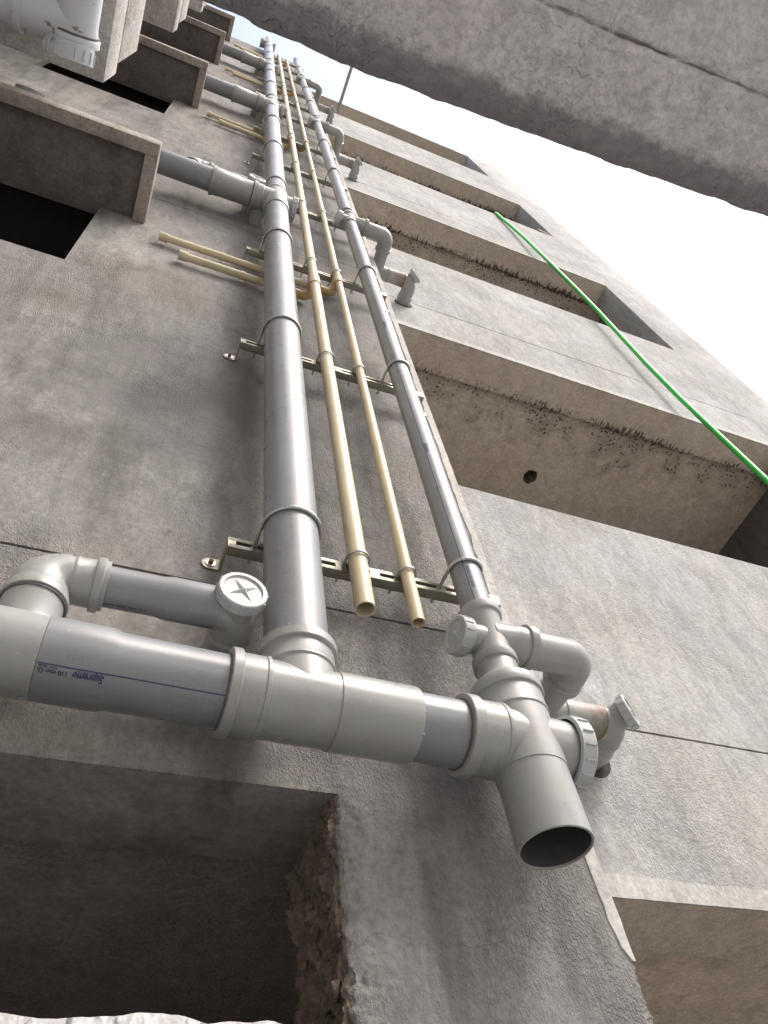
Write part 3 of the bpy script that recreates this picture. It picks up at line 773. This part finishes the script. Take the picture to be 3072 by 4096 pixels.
# --- right hand branches with trap elbows, one per storey
def right_branch(label, stained):
    z = 1.040; y = YP + .002; xa = .912; A = Vector((xa, y, z)); Bp = Vector((.928, 1.072, 1.072)); xc = 1.132; C = Vector((xc, Bp.y, Bp.z))
    ab = (Bp - A).normalized(); L = (Bp - A).length
    T = thing('trap_branch_pipe', label, 'pipe', tuple(A), 'trap branches right of the waste stack')
    rev('pipe', (X4 + .090, y, z), (1, 0, 0), [(0, .0362), (.006, .0362), (.007, .0378), (.10, .0378), (.1015, .037)], 'fit', T)
    sweep('elbow', [(xa - .045, y, z)] + arc(A, (1, 0, 0), ab, .036, 12) + [A + ab * .05], .0375, 'fit', T, 40)
    rev('socket_collar', A + ab * .045, ab, [(0, .0378), (.002, .0395), (.006, .0395), (.008, .0385), (.018, .0388), (.020, .0425), (.034, .0425), (.035, .034)], 'fit', T)
    rev('pipe', A + ab * .078, ab, [(0, .0340), (L - .11, .0340)], 'fit', T)
    sweep('elbow', [Bp - ab * .045] + arc(Bp, ab, (1, 0, 0), .036, 12) + [Bp + Vector((.04, 0, 0))], .0355, 'fit', T, 40)
    rev('socket_collar', Bp + Vector((.034, 0, 0)), (1, 0, 0), [(0, .0360), (.022, .0366), (.024, .0398), (.038, .0398), (.040, .036)], 'fit', T)
    rev('rusty_joint', Bp + Vector((.072, 0, 0)), (1, 0, 0), [(0, .0362), (.060, .0374), (.084, .0384), (.089, .0388), (.090, .036)], 'ruststain', T, label='rust brown stained pipe joint' if stained else None)
    sweep('door_elbow', [C - Vector((.045, 0, 0))] + arc(C, (1, 0, 0), (0, 1, 0), .034, 12) + [C + Vector((0, .05, 0))], .0365, 'fit', T, 40)
    dd = Vector((.70, -1, .0)).normalized(); c = C + Vector((-.018, -.004, .002))
    rev('door_neck', c, dd, [(0, .031), (.044, .031)], 'fit', T)
    cap('cleanout_cap', c + dd * .037, dd, .0395, .022, 'cap', T, ribs=12, spin=.5)
    rev('wall_socket', C + Vector((0, .038, 0)), (0, 1, .04), [(0, .0370), (.002, .0390), (.006, .0390), (.008, .0375), (.030, .0385), (.032, .0420), (.060, .0420), (.062, .0385), (.10, .0385)], 'fit', T)
    rev('wall_hole', (xc + .004, Y1 - .0015, C.z - .004), (0, 1, 0), [(0, 0), (0, .052), (.004, .052)], 'dark', T)
    return T
R0_ = right_branch('lowest grey trap branch at the right with a rust brown stained joint', True)
for k, fz in enumerate(RF[1:]):
    dz_copy(R0_, fz - 1.040, 'grey trap branch turning into the right wall, %s one up' % ['second', 'third', 'fourth'][k])

# --- cream water branches along the wall
def water_branch(x0, xr, yr, z, r, label):
    T = thing('water_branch_pipe', label, 'pipe', (x0, .972, z), 'cream water branches')
    yw = .972
    rev('pipe', (x0, yw, z), (1, 0, 0), [(0, 0), (0, r * .9), (.001, r), (xr - x0 - .03, r)], 'cream', T, 28)
    rev('end_plug', (x0 - .006, yw, z), (1, 0, 0), [(0, 0), (0, r * 1.15), (.001, r * 1.25), (.034, r * 1.25), (.035, r)], 'cream', T, 28)
    rev('elbow_socket', (xr - .075, yw, z), (1, 0, 0), [(0, r), (0, r * 1.25), (.05, r * 1.25)], 'amber', T, 28)
    sweep('elbow', [(xr - .04, yw, z)] + arc((xr, yw, z), (1, 0, 0), (0, -1, .9), r * 1.9, 8) + [(xr, yr, z + .055)], r * 1.22, 'amber', T, 24)
    for cx in (x0 + .24, ):
        bm = bmesh.new(); lathe(bm, (cx - .008, yw, z), (1, 0, 0), [(0, r), (0, r * 1.16), (.016, r * 1.16), (.016, r)], 28)
        box(bm, cx - .007, cx + .007, yw + .010, yw + .014, z - r - .022, z - r + .002, .001)
        mk('pipe_clip', bm, 'cream', T)
        bm = bmesh.new(); lathe(bm, (cx, yw + .0095, z - r - .012), (0, -1, 0), [(0, .003), (.002, .003), (.003, 0)], 12); mk('screw', bm, 'rust', T)
    return T
ordn = ['first', 'second', 'third', 'fourth']
for k, cz in enumerate(CZ):
    b1 = water_branch(-.134, XB_ - .004, YBp + .01, cz + .145, RB, 'upper of the two cream branch pipes on the %s storey above the drain' % ordn[k])
    b2 = water_branch(-.046, XA - .002, YA + .01, cz, RB * 1.05, 'lower of the two cream branch pipes on the %s storey above the drain' % ordn[k])

# ------------------------------------------------------------------ bracket rails with U-bolts
def rail(label):
    z = 1.25; x0, x1 = .198, .812; h = .016; yf = RAILY; th = .003
    T = thing('bracket_rail', label, 'bracket', (.5, Y0, z), 'galvanised rails that hold the risers')
    bm = bmesh.new()
    box(bm, x0, x1, yf, yf + th, z + .0055, z + h, .0006); box(bm, x0, x1, yf, yf + th, z - h, z - .0055, .0006)
    xs = x0
    slots = []
    x = x0 + .014
    while x < x1 - .06: slots.append((x, x + .056)); x += .078
    prev = x0
    for a, b in slots + [(x1, x1)]:
        if a - prev > .001: box(bm, prev, a, yf + .0002, yf + th - .0002, z - .0058, z + .0058)
        prev = b
    box(bm, x0, x1, yf + th, yf + .024, z - h, z - h + th, .0006); box(bm, x0, x1, yf + th, yf + .024, z + h - th, z + h, .0006)
    mk('slotted_channel', bm, 'zinc', T, smooth=30)
    for s, xe in ((-1, x0), (1, x1)):
        bm = bmesh.new()
        a, b = (xe - th, xe) if s < 0 else (xe, xe + th)
        box(bm, a, b, yf, Y0 - .001, z - h, z + h, .0006)
        lg = mk('leg', bm, 'zinc', T, smooth=30)
        bm = bmesh.new(); n = 14; pts = []
        for i in range(n + 1):
            t = -math.pi / 2 + math.pi * i / n; pts.append((.024 + .016 * math.cos(t), .016 * math.sin(t)))
        pts = [(0, -.016)] + pts + [(0, .016)]
        lo = [bm.verts.new((xe + s * p, Y0 - .0045, z + q)) for p, q in pts]; hi = [bm.verts.new((xe + s * p, Y0 - .0015, z + q)) for p, q in pts]
        bm.faces.new(lo); bm.faces.new(list(reversed(hi)))
        for i in range(len(pts)):
            j = (i + 1) % len(pts); bm.faces.new((lo[i], hi[i], hi[j], lo[j]))
        ft = mk('foot', bm, 'zinc', lg, smooth=30)
        rev('anchor_washer', (xe + s * .022, Y0 - .0045, z), (0, -1, 0), [(0, .0105), (.002, .0105), (.0022, .006), (.0022, .0055)], 'bolt', lg, 24)
        rev('anchor_bolt', (xe + s * .022, Y0 - .0048, z), (0, -1, 0), [(0, .0055), (.0075, .0055), (.0085, .0045), (.0085, 0)], 'rust', lg, 16)
    for xc, yc, r in ((X1, YP, R1), (XA, YA, RA), (XB_, YBp, RB), (X4, Y4, R4)):
        rr = r + .0042; wr = .0042 if r > .03 else .0030; path = [(xc - rr, RAILY + .045, z + .002), (xc - rr, yc, z + .002)]
        for i in range(1, 16):
            a = math.pi * i / 16; path.append((xc - rr * math.cos(a), yc - rr * math.sin(a), z + .002))
        path += [(xc + rr, yc, z + .002), (xc + rr, RAILY + .045, z + .002)]
        bm = bmesh.new(); tube(bm, path, wr, 12); ub = mk('u_bolt', bm, 'bolt', T)
        for s in (-1, 1):
            rev('hex_nut', (xc + s * rr, RAILY + .004, z + .002), (0, 1, 0), [(0, 0), (0, wr * 1.9), (wr * 1.6, wr * 1.9), (wr * 1.6, 0)], 'bolt', ub, 6)
    return T
rl = rail('lowest slotted steel bracket rail across the four risers')
names = ['second', 'third', 'fourth', 'fifth', 'sixth', 'seventh', 'eighth', 'ninth', 'tenth', 'eleventh', 'twelfth']
for k, z in enumerate((2.275, 3.24, 4.21, 5.20, 6.20, 7.32, 8.25, 9.25, 10.4, 11.3, 12.25)):
    dz_copy(rl, z - 1.25, 'slotted steel bracket rail across the four risers, %s from the bottom' % names[k])

# ------------------------------------------------------------------ white painted tee under the left slab
T = thing('painted_soil_fitting', 'white painted pipe tee with chipped paint and capped end at the upper left', 'pipe', (-.61, .45, 3.53))
rev('body', (-.61, -.4, 3.53), (0, 1, 0), [(0, .083), (.82, .083), (.845, .088), (.86, .088)], 'white', T)
rev('branch', (-.61, .435, 3.53), (-1, 0, 0), [(0, .085), (.17, .085), (.172, .094), (.195, .094), (.196, .084), (.6, .082)], 'white', T)
rev('collar', (-.61, .455, 3.53), (0, 1, 0), [(0, .085), (0, .095), (.004, .098), (.028, .098), (.032, .09), (.034, .075)], 'white', T)
rev('seal_ring', (-.61, .4455, 3.53), (0, 1, 0), [(0, .088), (.001, .0925), (.008, .0925), (.009, .088)], 'ring', T)
cap('cleanout_cap', (-.61, .487, 3.50), (.05, 1, -.15), .088, .062, 'white', T, ribs=16)
sweep('hanger', [(-.61, .2, 3.44), (-.705, .2, 3.52), (-.705, .2, 3.84)], .004, 'bolt', T, 8)

# ------------------------------------------------------------------ green hose, steel tube, wood offcut, window bars
bm = bmesh.new(); path = [(2.87, 1.36, 8.24), (2.872, 1.28, 8.312), (2.875, 1.20, 8.326), (2.877, 1.182, 8.312), (2.879, 1.176, 8.26)]
path += [(2.88 + .010 * math.sin(i * 1.3), 1.172 - .085 * (i / 12) - .02 * math.sin(i * .5), 8.1 - 5.6 * i / 12) for i in range(13)] + [(2.885, .98, .5), (2.89, .9, GROUND + .02)]
tube(bm, path, .0155, 20); o = mk('green_hose', bm, 'green'); o['label'] = 'bright green hose hanging down the right wall from a window sill'; o['category'] = 'hose'
bm = bmesh.new(); tube(bm, [(1.383, 1.22, 11.80), (1.383, .9, 11.80), (1.384, .35, 11.80)], .021, 16); o = mk('steel_tube', bm, 'rod'); o['label'] = 'thin tube sticking straight out of the high wall against the sky'; o['category'] = 'tube'
bm = bmesh.new(); box(bm, 3.40, 3.72, 1.12, 1.165, 8.302, 8.34, .003)
bmesh.ops.rotate(bm, verts=bm.verts, cent=(3.56, 1.2, 8.3), matrix=Matrix.Rotation(.12, 3, 'Z'))
bmesh.ops.translate(bm, verts=bm.verts, vec=(0, .07, .0)); o = mk('wood_offcut', bm, 'wood', smooth=30); o['label'] = 'pale wood offcut lying on the sill at the right end of a high window'; o['category'] = 'wood'
for k, (hz, wz) in enumerate(zip(HZ[:2], WZ[:2])):
    Tg = thing('window_grille', 'dark steel bars inside the %s window under a sunshade' % ['nearest', 'second'][k], 'grille', (-.8, 1.3, wz))
    for x in (-1.10, -.95, -.80, -.65, -.50):
        bm = bmesh.new(); box(bm, x - .006, x + .006, 1.302, 1.314, wz, hz); mk('bar', bm, 'rod', Tg, smooth=0)
    for z in (wz + .26, wz + .50):
        bm = bmesh.new(); box(bm, -1.19, -.39, 1.296, 1.3015, z - .006, z + .006); mk('cross_bar', bm, 'rod', Tg, smooth=0)
for o in bpy.data.objects:
    if 'base' in o: del o['base']
